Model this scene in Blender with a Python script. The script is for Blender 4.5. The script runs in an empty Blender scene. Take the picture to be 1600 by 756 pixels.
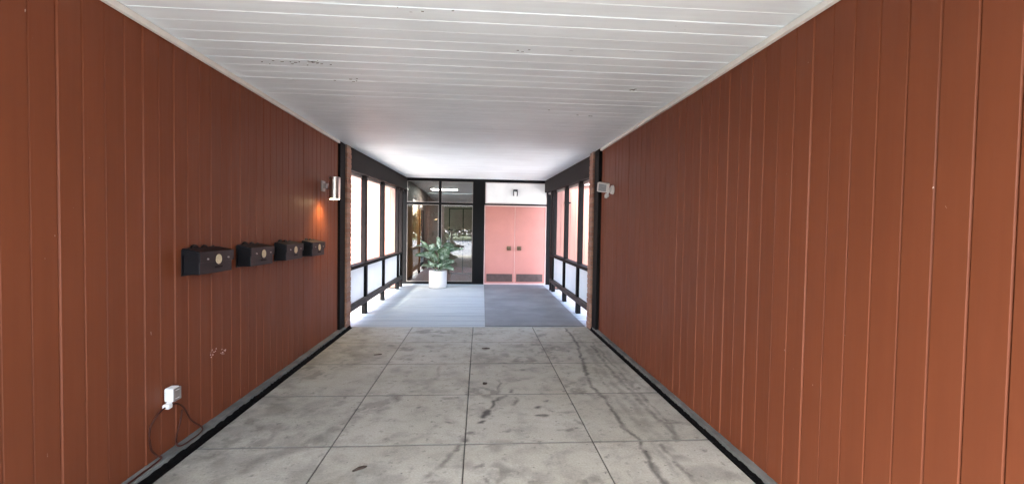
import bpy, bmesh, math, random
import numpy as np
from mathutils import Vector, Matrix

random.seed(7)
R = math.radians
scene = bpy.context.scene
COL = scene.collection

# ------------------------------------------------------------------ materials
def new_mat(name):
    m = bpy.data.materials.new(name); m.use_nodes = True
    nt = m.node_tree; nt.nodes.clear()
    out = nt.nodes.new('ShaderNodeOutputMaterial')
    b = nt.nodes.new('ShaderNodeBsdfPrincipled')
    nt.links.new(b.outputs[0], out.inputs[0])
    return m, nt, b, out

def N(nt, t, **kw):
    n = nt.nodes.new(t)
    for k, v in kw.items():
        if hasattr(n, k): setattr(n, k, v)
        else: n.inputs[k.replace('_', ' ')].default_value = v
    return n

def mixc(nt, fac, a, b, mode='MIX'):
    n = nt.nodes.new('ShaderNodeMix'); n.data_type = 'RGBA'; n.blend_type = mode
    for s, v in ((n.inputs[0], fac), (n.inputs[6], a), (n.inputs[7], b)):
        if isinstance(v, bpy.types.NodeSocket): nt.links.new(v, s)
        elif isinstance(v, (int, float)): s.default_value = v
        else: s.default_value = (*v, 1)
    return n.outputs[2]

def ramp(nt, src, stops):
    n = nt.nodes.new('ShaderNodeValToRGB')
    while len(n.color_ramp.elements) < len(stops): n.color_ramp.elements.new(.5)
    for e, (p, v) in zip(n.color_ramp.elements, stops):
        e.position = p; e.color = (v, v, v, 1) if isinstance(v, (int, float)) else (*v, 1)
    nt.links.new(src, n.inputs[0]); return n.outputs[0]

def objco(nt, scale=(1, 1, 1)):
    tc = nt.nodes.new('ShaderNodeTexCoord'); mp = nt.nodes.new('ShaderNodeMapping')
    mp.inputs['Scale'].default_value = scale
    nt.links.new(tc.outputs['Object'], mp.inputs[0]); return mp.outputs[0]

def noise(nt, scale, detail=4, rough=.55, sc=(1, 1, 1), dist=0):
    n = N(nt, 'ShaderNodeTexNoise'); n.inputs['Scale'].default_value = scale
    n.inputs['Detail'].default_value = detail; n.inputs['Roughness'].default_value = rough
    n.inputs['Distortion'].default_value = dist
    nt.links.new(objco(nt, sc), n.inputs['Vector']); return n.outputs['Fac']

def bump(nt, b, h, strength=.3, dist=.01):
    n = nt.nodes.new('ShaderNodeBump'); n.inputs['Strength'].default_value = strength
    n.inputs['Distance'].default_value = dist
    nt.links.new(h, n.inputs['Height']); nt.links.new(n.outputs[0], b.inputs['Normal'])

def simple(name, col, rough=.6, metal=0, var=.15, scale=9, bstr=.15, spec=.5, sc=(1, 1, 1)):
    m, nt, b, o = new_mat(name)
    f = noise(nt, scale, 5, .6, sc)
    c2 = tuple(max(0, c * (1 - var)) for c in col); c1 = tuple(min(1, c * (1 + var)) for c in col)
    nt.links.new(mixc(nt, ramp(nt, f, [(.3, 0), (.7, 1)]), c2, c1), b.inputs['Base Color'])
    b.inputs['Roughness'].default_value = rough; b.inputs['Metallic'].default_value = metal
    b.inputs['Specular IOR Level'].default_value = spec
    if bstr: bump(nt, b, noise(nt, scale * 9, 3, .6, sc), bstr, .002)
    return m

def plank_mat(name, col, rough=.42, chips=True, streak=(7, 7, .35), island=.12, chipcol=(.55, .42, .36), spec=.4):
    m, nt, b, o = new_mat(name)
    g = nt.nodes.new('ShaderNodeNewGeometry')
    rnd = ramp(nt, g.outputs['Random Per Island'], [(0, 1 - island), (1, 1 + island * .6)])
    st = noise(nt, 2.2, 5, .6, streak)
    c = mixc(nt, ramp(nt, st, [(.28, 0), (.75, 1)]), tuple(x * .955 for x in col), tuple(x * 1.045 for x in col))
    c = mixc(nt, 1.0, c, rnd, 'MULTIPLY')
    big = ramp(nt, noise(nt, .9, 3), [(.3, .92), (.7, 1.06)])
    c = mixc(nt, 1.0, c, big, 'MULTIPLY')
    if chips:
        ch = ramp(nt, noise(nt, 55, 2, .5, (1, 1, .4) if streak[2] < 1 else (.4, 1, 1)), [(.775, 0), (.79, 1)])
        pt = ramp(nt, noise(nt, 1.7, 2), [(.5, 0), (.62, 1)])
        f = mixc(nt, 1.0, ch, pt, 'MULTIPLY')
        c = mixc(nt, f, c, chipcol)
    nt.links.new(c, b.inputs['Base Color'])
    rr = ramp(nt, noise(nt, 5, 4, .6, streak), [(.3, rough - .07), (.7, rough + .1)])
    nt.links.new(rr, b.inputs['Roughness'])
    b.inputs['Specular IOR Level'].default_value = spec
    bump(nt, b, noise(nt, 60, 4, .65, (1, 1, .12) if streak[2] < 1 else (.12, 1, 1)), .16, .002)
    return m

M = {}
WALLRED = (.174, .0480, .0188)
M['siding'] = plank_mat('red_brown_siding_paint', WALLRED, .52, island=.06, spec=.22)
M['siding_out'] = plank_mat('outside_siding_paint', (.26, .118, .09), .5, island=.06)
M['ceil'] = plank_mat('white_ceiling_paint', (.82, .90, .925), .5, True, (.35, 7, 7), .03, (.16, .15, .14))
M['trim'] = simple('cream_trim_paint', (.78, .76, .70), .5, var=.06)
M['black'] = simple('black_brown_timber_paint', (.003, .0028, .0028), .6, var=.3, scale=6, spec=.12, sc=(1, 1, .3))
M['brown'] = simple('dark_brown_timber', (.0095, .0065, .0058), .7, var=.3, scale=6, spec=.15)
M['railbrown'] = simple('weathered_rail_timber', (.040, .030, .027), .7, var=.35, scale=8)
M['kerb'] = simple('grey_kerb_concrete', (.125, .127, .115), .85, var=.4, scale=5, bstr=.4)
M['filler'] = simple('black_joint_filler', (.0035, .0034, .0033), .9, var=.5, scale=40, bstr=.8, spec=.06)
M['mailbox'] = simple('black_mailbox_enamel', (.0045, .0045, .006), .45, 0, .2, 30, .1, spec=.28)
M['ivory'] = simple('ivory_metal', (.60, .50, .33), .45, .2, .12, 60, .1)
M['steel'] = simple('brushed_steel', (.62, .60, .57), .32, 1, .05, 20, .12, sc=(1, 1, .05))
M['greymetal'] = simple('grey_cast_metal', (.34, .31, .29), .5, .4, .1, 30)
M['white'] = simple('white_plastic', (.80, .79, .76), .45, 0, .05, 20, .08)
M['solar'] = simple('grey_lens', (.33, .35, .36), .25, 0, .1, 60, 0)
M['cable'] = simple('brown_cable', (.055, .018, .011), .6, 0, .2, 30, spec=.15)
M['doorpink'] = simple('pink_door_paint', (.46, .18, .145), .42, 0, .05, 3, .08)
M['doortrim'] = simple('pale_pink_trim', (.66, .46, .42), .45, 0, .05, 8)
M['kick'] = simple('brown_kick_plate', (.085, .052, .047), .45, .3, .25, 10, .15)
M['brass'] = simple('aged_bronze', (.14, .09, .055), .4, .8, .3, 30)
M['panelwhite'] = simple('white_transom_panel', (.80, .80, .77), .5, 0, .04, 4)
M['alu'] = simple('pale_bead', (.26, .23, .21), .45, .2, .08, 20)
M['pot'] = simple('white_ceramic_pot', (.58, .575, .55), .35, 0, .04, 8, .05)
M['soil'] = simple('potting_soil', (.035, .024, .016), .95, 0, .4, 60, 1)
M['lobbywall'] = simple('lobby_plaster', (.17, .125, .11), .7, 0, .1, 4)
M['lobbyceil'] = simple('lobby_ceiling_tile', (.50, .51, .53), .8, 0, .06, 10)
M['lobbyfloor'] = simple('lobby_red_carpet', (.12, .035, .03), .9, 0, .3, 30, .4)
M['honey'] = simple('honey_oak_panel', (.40, .19, .065), .4, 0, .25, 6, .1, sc=(4, 4, .4))
M['fascia'] = simple('white_fascia_paint', (.55, .48, .45), .5, 0, .05, 6)
M['gutter'] = simple('grey_gutter', (.22, .21, .2), .5, .3, .1, 10)
M['dryleaf'] = simple('dry_leaf', (.045, .03, .02), .8, 0, .4, 60, .4)
M['bark'] = simple('bark', (.06, .045, .035), .9, 0, .4, 12, 1)
M['courtyard'] = simple('pale_courtyard_paving', (.42, .40, .375), .9, 0, .15, 3, .3)
M['asphalt'] = simple('asphalt', (.27, .275, .28), .9, 0, .25, 3, .6)
M['paint'] = simple('white_road_paint', (.7, .7, .68), .7, 0, .1, 10)

# deck paint
m, nt, b, o = new_mat('blue_grey_deck_paint')
g = nt.nodes.new('ShaderNodeNewGeometry')
c = mixc(nt, ramp(nt, noise(nt, 3, 6, .6, (.4, 4, 1)), [(.3, 0), (.7, 1)]), (.265, .308, .328), (.35, .388, .405))
c = mixc(nt, 1.0, c, ramp(nt, g.outputs['Random Per Island'], [(0, .9), (1, 1.06)]), 'MULTIPLY')
nt.links.new(c, b.inputs['Base Color']); b.inputs['Roughness'].default_value = .55
bump(nt, b, noise(nt, 40, 4, .6, (.1, 1, 1)), .25, .003); M['deck'] = m

# mat: ribbed rubber with worn paler area
m, nt, b, o = new_mat('ribbed_rubber_mat')
c = mixc(nt, ramp(nt, noise(nt, 1.3, 5, .6), [(.35, 0), (.7, 1)]), (.12, .13, .138), (.20, .21, .216))
nt.links.new(c, b.inputs['Base Color']); b.inputs['Roughness'].default_value = .8
w = N(nt, 'ShaderNodeTexWave'); w.wave_type = 'BANDS'; w.bands_direction = 'Y'
w.inputs['Scale'].default_value = 20
nt.links.new(objco(nt), w.inputs['Vector']); bump(nt, b, w.outputs['Fac'], .5, .004); M['mat'] = m

# concrete paving with stain attribute
m, nt, b, o = new_mat('stained_concrete_paving')
at = nt.nodes.new('ShaderNodeAttribute'); at.attribute_name = 'stain'
g = nt.nodes.new('ShaderNodeNewGeometry')
big = ramp(nt, noise(nt, .8, 6, .62, dist=.6), [(.3, 0), (.7, 1)])
c = mixc(nt, big, (.335, .322, .262), (.445, .434, .378))
mid = ramp(nt, noise(nt, 4.5, 8, .68, dist=.3), [(.30, .70), (.50, 1.0), (.75, 1.1)])
c = mixc(nt, 1.0, c, mid, 'MULTIPLY')
fine = ramp(nt, noise(nt, 75, 6, .75), [(.3, .76), (.7, 1.16)])
c = mixc(nt, 1.0, c, fine, 'MULTIPLY')
blot = ramp(nt, noise(nt, 13, 5, .6, (1, 1.0, 1)), [(.60, 1), (.72, .55)])
c = mixc(nt, 1.0, c, blot, 'MULTIPLY')
spk = ramp(nt, noise(nt, 34, 2, .5), [(.70, 1), (.74, .4)])
c = mixc(nt, 1.0, c, spk, 'MULTIPLY')
c = mixc(nt, 1.0, c, ramp(nt, g.outputs['Random Per Island'], [(0, .93), (1, 1.05)]), 'MULTIPLY')
c = mixc(nt, at.outputs['Fac'], c, (.035, .033, .030))
nt.links.new(c, b.inputs['Base Color'])
nt.links.new(ramp(nt, noise(nt, 5, 5), [(.3, .62), (.7, .85)]), b.inputs['Roughness'])
b.inputs['Specular IOR Level'].default_value = .35
bump(nt, b, noise(nt, 70, 6, .7), .3, .003); M['concrete'] = m

# brick
m, nt, b, o = new_mat('red_brown_brick')
g = nt.nodes.new('ShaderNodeNewGeometry')
c = mixc(nt, g.outputs['Random Per Island'], (.27, .13, .085), (.38, .22, .155))
c = mixc(nt, 1.0, c, ramp(nt, noise(nt, 30, 5, .65), [(.3, .75), (.7, 1.15)]), 'MULTIPLY')
nt.links.new(c, b.inputs['Base Color']); b.inputs['Roughness'].default_value = .9
bump(nt, b, noise(nt, 60, 5, .7), .6, .006); M['brick'] = m
M['mortar'] = simple('mortar', (.26, .19, .15), .95, 0, .15, 30, .6)

# translucent white guard panel
m, nt, b, o = new_mat('white_translucent_panel')
b.inputs['Base Color'].default_value = (.82, .83, .84, 1); b.inputs['Roughness'].default_value = .35
tr = nt.nodes.new('ShaderNodeBsdfTranslucent'); mx = nt.nodes.new('ShaderNodeMixShader')
tcn = mixc(nt, ramp(nt, noise(nt, 2, 4), [(.3, 0), (.7, 1)]), (.68, .70, .71), (.76, .78, .785))
nt.links.new(tcn, tr.inputs[0]); nt.links.new(tcn, b.inputs['Base Color'])
mx.inputs[0].default_value = .30
nt.links.new(b.outputs[0], mx.inputs[1]); nt.links.new(tr.outputs[0], mx.inputs[2]); nt.links.new(mx.outputs[0], o.inputs[0])
M['panel'] = m

# window glass : transparent + fresnel mirror
m, nt, b, o = new_mat('window_glass')
nt.nodes.remove(b)
tp = nt.nodes.new('ShaderNodeBsdfTransparent'); tp.inputs[0].default_value = (.86, .90, .88, 1)
gl = nt.nodes.new('ShaderNodeBsdfGlossy'); gl.inputs['Roughness'].default_value = 0.0
lw = nt.nodes.new('ShaderNodeLayerWeight'); lw.inputs['Blend'].default_value = .22
ad = nt.nodes.new('ShaderNodeMath'); ad.operation = 'ADD'; ad.inputs[1].default_value = .09
nt.links.new(lw.outputs['Fresnel'], ad.inputs[0])
mx = nt.nodes.new('ShaderNodeMixShader'); nt.links.new(ad.outputs[0], mx.inputs[0])
nt.links.new(tp.outputs[0], mx.inputs[1]); nt.links.new(gl.outputs[0], mx.inputs[2]); nt.links.new(mx.outputs[0], o.inputs[0])
M['glass'] = m

def emit(name, col, s):
    m, nt, b, o = new_mat(name)
    b.inputs['Base Color'].default_value = (.9, .9, .9, 1)
    b.inputs['Emission Color'].default_value = (*col, 1); b.inputs['Emission Strength'].default_value = s
    return m
M['tube'] = emit('fluorescent_diffuser', (1, .98, .94), 5.5)
M['bulb'] = emit('warm_bulb', (1, .72, .38), 6)

# leaf (sky sheen painted as pale zones along the midrib via attribute)
m, nt, b, o = new_mat('painted_sheen_leaf')
at = nt.nodes.new('ShaderNodeAttribute'); at.attribute_name = 'pale'
g = nt.nodes.new('ShaderNodeNewGeometry')
oi = nt.nodes.new('ShaderNodeObjectInfo')
nz = noise(nt, 22, 4, .6)
ma = nt.nodes.new('ShaderNodeMath'); ma.operation = 'MULTIPLY'
nt.links.new(at.outputs['Fac'], ma.inputs[0]); nt.links.new(ramp(nt, nz, [(.4, .2), (.6, 1)]), ma.inputs[1])
dk = mixc(nt, oi.outputs['Random'], (.03, .085, .035), (.085, .17, .075))
c = mixc(nt, ma.outputs[0], dk, (.58, .66, .55))
nt.links.new(c, b.inputs['Base Color']); b.inputs['Roughness'].default_value = .33
tr = nt.nodes.new('ShaderNodeBsdfTranslucent'); nt.links.new(c, tr.inputs[0])
mx = nt.nodes.new('ShaderNodeMixShader'); mx.inputs[0].default_value = .2
nt.links.new(b.outputs[0], mx.inputs[1]); nt.links.new(tr.outputs[0], mx.inputs[2]); nt.links.new(mx.outputs[0], o.inputs[0])
M['leaf'] = m
M['stem'] = simple('green_stem', (.09, .13, .05), .5)

m, nt, b, o = new_mat('tree_foliage')
g = nt.nodes.new('ShaderNodeNewGeometry')
c = mixc(nt, g.outputs['Random Per Island'], (.02, .045, .015), (.08, .13, .04))
nt.links.new(c, b.inputs['Base Color']); b.inputs['Roughness'].default_value = .6; M['foliage'] = m
m, nt, b, o = new_mat('lawn')
c = mixc(nt, noise(nt, 2, 6), (.05, .085, .03), (.10, .13, .05))
nt.links.new(c, b.inputs['Base Color']); b.inputs['Roughness'].default_value = .9; M['lawn'] = m

# ------------------------------------------------------------------ mesh helpers
class MB:
    def __init__(s): s.bm = bmesh.new()
    def box(s, x0, x1, y0, y1, z0, z1, bev=0, mat=None):
        r = bmesh.ops.create_cube(s.bm, size=1)
        vs = r['verts']
        bmesh.ops.scale(s.bm, vec=(abs(x1 - x0), abs(y1 - y0), abs(z1 - z0)), verts=vs)
        bmesh.ops.translate(s.bm, vec=((x0 + x1) / 2, (y0 + y1) / 2, (z0 + z1) / 2), verts=vs)
        if bev:
            es = list({e for v in vs for e in v.link_edges})
            q = bmesh.ops.bevel(s.bm, geom=es, offset=bev, segments=2, affect='EDGES', profile=.5)
            vs = list({v for f in q['faces'] for v in f.verts} | {v for v in vs if v.is_valid})
        if mat is not None: bmesh.ops.transform(s.bm, matrix=mat, verts=vs)
        return s
    def cyl(s, p0, p1, r0, r1=None, seg=24, cap=True):
        p0, p1 = Vector(p0), Vector(p1); d = p1 - p0
        q = bmesh.ops.create_cone(s.bm, cap_ends=cap, segments=seg, radius1=r0, radius2=r0 if r1 is None else r1, depth=d.length)
        mt = Matrix.Translation((p0 + p1) / 2) @ d.to_track_quat('Z', 'Y').to_matrix().to_4x4()
        bmesh.ops.transform(s.bm, matrix=mt, verts=q['verts']); return s
    def ball(s, p, r, sc=(1, 1, 1), seg=16):
        q = bmesh.ops.create_uvsphere(s.bm, u_segments=seg, v_segments=seg // 2 + 2, radius=r)
        bmesh.ops.scale(s.bm, vec=sc, verts=q['verts']); bmesh.ops.translate(s.bm, vec=p, verts=q['verts']); return s
    def tube(s, pts, r, seg=8):
        pts = [Vector(p) for p in pts]; rings = []
        up = Vector((0, 0, 1))
        for i, p in enumerate(pts):
            t = (pts[min(i + 1, len(pts) - 1)] - pts[max(i - 1, 0)]).normalized()
            a = t.cross(up); a = a.normalized() if a.length > 1e-4 else Vector((1, 0, 0))
            b_ = t.cross(a).normalized()
            rr = r[i] if isinstance(r, (list, tuple)) else r
            rings.append([s.bm.verts.new(p + rr * (math.cos(k * 2 * math.pi / seg) * a + math.sin(k * 2 * math.pi / seg) * b_)) for k in range(seg)])
        for i in range(len(rings) - 1):
            for k in range(seg):
                s.bm.faces.new((rings[i][k], rings[i][(k + 1) % seg], rings[i + 1][(k + 1) % seg], rings[i + 1][k]))
        s.bm.faces.new(rings[0][::-1]); s.bm.faces.new(rings[-1]); return s
    def lathe(s, prof, c=(0, 0, 0), seg=40):
        rings = []
        for (r, z) in prof:
            rings.append([s.bm.verts.new((c[0] + r * math.cos(k * 2 * math.pi / seg), c[1] + r * math.sin(k * 2 * math.pi / seg), c[2] + z)) for k in range(seg)])
        for i in range(len(rings) - 1):
            for k in range(seg):
                s.bm.faces.new((rings[i][k], rings[i][(k + 1) % seg], rings[i + 1][(k + 1) % seg], rings[i + 1][k]))
        s.bm.faces.new(rings[0][::-1]); s.bm.faces.new(rings[-1]); return s
    def hexa(s, p):   # 8 corners: bottom 4 ccw, top 4 ccw
        v = [s.bm.verts.new(q) for q in p]
        for f in ((3, 2, 1, 0), (4, 5, 6, 7), (0, 1, 5, 4), (1, 2, 6, 5), (2, 3, 7, 6), (3, 0, 4, 7)): s.bm.faces.new([v[i] for i in f])
        return s
    def poly(s, pts):
        s.bm.faces.new([s.bm.verts.new(p) for p in pts]); return s
    def build(s, name, mat, parent=None, smooth=False, local=False):
        bmesh.ops.recalc_face_normals(s.bm, faces=s.bm.faces)
        me = bpy.data.meshes.new(name); s.bm.to_mesh(me); s.bm.free()
        return link(name, me, mat, parent, smooth, local)

def link(name, me, mat, parent=None, smooth=False, local=False):
    o = bpy.data.objects.new(name, me); COL.objects.link(o)
    me.materials.append(M[mat])
    if smooth:
        me.shade_auto_smooth(angle=R(40)) if hasattr(me, 'shade_auto_smooth') else None
        for p in me.polygons: p.use_smooth = True
        if hasattr(me, 'set_sharp_from_angle'): me.set_sharp_from_angle(angle=R(40))
    if parent is not None:
        o.parent = parent
        if not local:
            t = parent; loc = Vector((0, 0, 0))
            while t is not None: loc += t.location; t = t.parent
            o.location = -loc
            me.transform(Matrix.Identity(4))
    return o

def tag(o, label=None, cat=None, group=None, kind=None):
    if label: o['label'] = label
    if cat: o['category'] = cat
    if group: o['group'] = group
    if kind: o['kind'] = kind
    return o

def empty(name, loc, label, cat, group=None):
    o = bpy.data.objects.new(name, None); COL.objects.link(o); o.location = loc; o.empty_display_size = .1
    return tag(o, label, cat, group)

def copy_tree(o, parent=None):
    c = o.copy(); COL.objects.link(c); c.parent = parent
    for ch in list(o.children): copy_tree(ch, c)
    return c

def boards(u0, u1, pitch, v0, v1, f, jit=.0015, gw=.006, gd=.007, phase=0, thick=.05):
    """boards with V-grooves; f(u, v, n) -> world point, n = outwards from the face"""
    mb = MB(); u = u0 - phase; rr = random.Random(5)
    while u < u1 - 1e-6:
        a, b_ = max(u, u0), min(u + pitch, u1); u += pitch
        if b_ - a < .012: continue
        n = rr.uniform(-jit, jit); t = rr.uniform(-jit, jit) * .6
        g = gw * rr.uniform(.8, 1.2)
        q = gd * .66; e = .0019
        prof = [(a + e, -gd * 1.9), (a + e, -q), (a + g, n), (b_ - g, n + t), (b_ - e, -q), (b_ - e, -gd * 1.9)]
        r0 = [mb.bm.verts.new(f(x, v0(x) if callable(v0) else v0, y)) for x, y in prof]
        r1 = [mb.bm.verts.new(f(x, v1(x) if callable(v1) else v1, y)) for x, y in prof]
        for i in range(5): mb.bm.faces.new((r0[i], r0[i + 1], r1[i + 1], r1[i]))
    return mb

# ------------------------------------------------------------------ dimensions (metres)
XL, XR = -1.985, 1.76          # plank wall faces
YM = -0.75                      # tunnel mouth behind the camera
YE = 6.84                      # end of the paving, start of the deck
YF = 12.1                      # entrance facade
ZC = 2.70
def zc(y): return ZC if y < 6.87 else ZC + (y - 6.87) * .13 / 5.23

# ------------------------------------------------------------------ numpy value noise for the stains
_rs = np.random.RandomState(3); _T = _rs.rand(256, 256)
def vnoise(x, y):
    xi = np.floor(x).astype(int); yi = np.floor(y).astype(int); fx = x - xi; fy = y - yi
    fx = fx * fx * (3 - 2 * fx); fy = fy * fy * (3 - 2 * fy)
    g = lambda a, b_: _T[a % 256, b_ % 256]
    return (g(xi, yi) * (1 - fx) + g(xi + 1, yi) * fx) * (1 - fy) + (g(xi, yi + 1) * (1 - fx) + g(xi + 1, yi + 1) * fx) * fy
def fbm(x, y, s):
    return (vnoise(x * s, y * s) * .5 + vnoise(x * s * 2.1 + 9, y * s * 2.1) * .3 + vnoise(x * s * 4.3, y * s * 4.3 + 5) * .2)

def segdist(x, y, pts):
    d = np.full(x.shape, 9.0)
    for (ax, ay), (bx, by) in zip(pts[:-1], pts[1:]):
        vx, vy = bx - ax, by - ay; L = vx * vx + vy * vy + 1e-9
        t = np.clip(((x - ax) * vx + (y - ay) * vy) / L, 0, 1)
        d = np.minimum(d, np.hypot(x - ax - t * vx, y - ay - t * vy))
    return d

STREAKS = [  # points, half width, strength, breakup
    ([(1.33, 6.75), (1.31, 5.78), (1.18, 4.9), (1.10, 4.19), (1.15, 3.91), (1.13, 3.66), (1.14, 3.29), (1.17, 3.09), (1.14, 2.89), (1.13, 2.3)], .016, .62, .25),
    ([(1.49, 5.72), (1.45, 5.14), (1.43, 4.46), (1.45, 4.01), (1.43, 3.65), (1.46, 3.34), (1.47, 3.12)], .02, .45, .4),
    ([(1.53, 5.9), (1.52, 4.84), (1.50, 4.27), (1.51, 3.78), (1.51, 3.39), (1.45, 3.1)], .016, .38, .4),
    ([(1.40, 6.4), (1.38, 5.3), (1.33, 4.4), (1.36, 3.8), (1.33, 3.3), (1.37, 2.5)], .03, .26, .5),
    ([(1.27, 4.8), (1.25, 4.0), (1.27, 3.4), (1.24, 2.6)], .022, .22, .55),
    ([(1.60, 6.0), (1.58, 5.0), (1.60, 4.2)], .03, .25, .5),
    ([(1.49, 3.39), (1.60, 3.40), (1.67, 3.36)], .025, .5, .3),
    ([(1.31, 3.03), (1.31, 2.82), (1.34, 2.4)], .022, .5, .3),
    ([(.27, 3.99), (.19, 3.95), (.15, 3.87), (.11, 3.73)], .017, .72, .25),
    ([(.22, 4.45), (.20, 4.2), (.18, 4.05)], .013, .45, .4),
    ([(.05, 3.76), (.08, 3.66)], .012, .4, .3), ([(.09, 3.70), (.06, 3.55)], .022, .8, .15), ([(.03, 3.44), (.05, 3.47)], .02, .72, .2),
    ([(-.035, 3.28), (-.05, 3.26)], .024, .66, .25), ([(-.075, 3.19), (-.08, 3.15)], .024, .62, .3),
    ([(-.11, 3.10), (-.15, 3.02)], .014, .6, .35), ([(-.17, 2.98), (-.24, 2.80)], .02, .45, .4),
    ([(-.27, 2.74), (-.36, 2.58), (-.48, 2.4)], .022, .4, .45),
    ([(.35, 3.95), (.32, 3.78)], .016, .5, .3), ([(.52, 3.74), (.50, 3.73)], .022, .6, .3), ([(.56, 3.56), (.50, 3.56)], .022, .66, .3),
    ([(.68, 3.62), (.80, 3.62)], .018, .3, .4), ([(.22, 3.28), (.24, 3.30)], .018, .5, .3), ([(.07, 3.06), (.11, 3.10)], .014, .45, .4),
    ([(.72, 3.3), (.62, 3.29)], .015, .45, .4), ([(.82, 3.4), (.81, 3.44)], .018, .45, .4), ([(.0, 2.78), (.03, 2.80)], .02, .45, .4),
    ([(.32, 4.1), (.33, 4.14)], .022, .6, .3), ([(.47, 4.75), (.49, 4.75)], .02, .5, .3), ([(.40, 4.42), (.42, 4.42)], .014, .45, .3),
    ([(.28, 5.0), (.31, 5.0)], .014, .4, .3), ([(.12, 2.66), (.14, 2.66)], .012, .5, .3), ([(-.42, 4.9), (-.40, 4.5), (-.50, 4.2)], .014, .25, .5),
    ([(-1.21, 3.13), (-1.13, 3.27), (-1.01, 3.48), (-.93, 3.62), (-.78, 3.75)], .055, .34, .5),
    ([(-1.45, 2.85), (-1.30, 3.05), (-1.15, 3.15)], .07, .36, .5), ([(-1.7, 3.0), (-1.55, 2.8), (-1.5, 2.55)], .06, .3, .5),
    ([(-1.62, 3.7), (-1.45, 3.62), (-1.3, 3.9)], .04, .25, .5), ([(-.6, 3.0), (-.45, 3.2)], .03, .2, .5),
    ([(-.3, 3.97), (-.2, 3.97)], .02, .3, .4), ([(-1.4, 5.2), (-1.3, 5.5)], .03, .2, .5), ([(.9, 4.75), (.93, 5.2)], .02, .2, .5),
]
def stain(x, y):
    wx = x + (fbm(x, y, 9) - .5) * .06; wy = y + (fbm(x + 31, y, 9) - .5) * .06
    s = np.zeros_like(x); br = fbm(x + 5, y + 2, 14)
    for pts, w, a, bk in STREAKS:
        d = segdist(wx, wy, pts); wi = w * (.75 + .9 * fbm(x, y + w * 100, 7))
        m_ = np.clip(1.35 - d / wi, 0, 1); m_ = m_ * np.clip(1 - bk * 1.5 * np.clip(br - .42, 0, 1) / .3, 0, 1)
        s = np.maximum(s, min(.92, a * 1.22) * m_)
    rs = np.random.RandomState(11)
    for k in range(420):
        cx, cy_ = rs.uniform(-1.85, 1.66), rs.uniform(1.6, 6.8); ra = rs.uniform(.004, .013); el_ = rs.uniform(1, 2.6); th = rs.uniform(0, 3.14); am = rs.uniform(.25, .7)
        m_ = (np.abs(x - cx) < .06) & (np.abs(y - cy_) < .06)
        if m_.any():
            dx, dy = wx[m_] - cx - .0, wy[m_] - cy_; u_ = dx * math.cos(th) + dy * math.sin(th); v_ = -dx * math.sin(th) + dy * math.cos(th)
            s[m_] = np.maximum(s[m_], am * np.clip(1.4 - np.hypot(u_ / el_, v_) / ra, 0, 1))
    n3 = fbm(x + 3, y + 17, 2.3); n4 = fbm(x * 1.0, y * .8, 11)
    s = np.maximum(s, .42 * np.clip((n3 - .60) / .10, 0, 1) * np.clip((n4 - .44) / .14, 0, 1))
    # general grime: patches and a darker margin beside the left kerb
    n1 = fbm(x + 11, y + 3, 1.6); n2 = fbm(x, y, 6)
    s = np.maximum(s, .30 * np.clip((n1 - .55) / .12, 0, 1) * np.clip((n2 - .35) / .3, 0, 1))
    s = np.maximum(s, .45 * np.clip((-1.55 - x) / .35, 0, 1) * np.clip((n2 - .30) / .35, 0, 1))
    s = np.maximum(s, .30 * np.clip((x - 1.45) / .3, 0, 1) * np.clip((n2 - .38) / .3, 0, 1))
    return s

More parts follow.
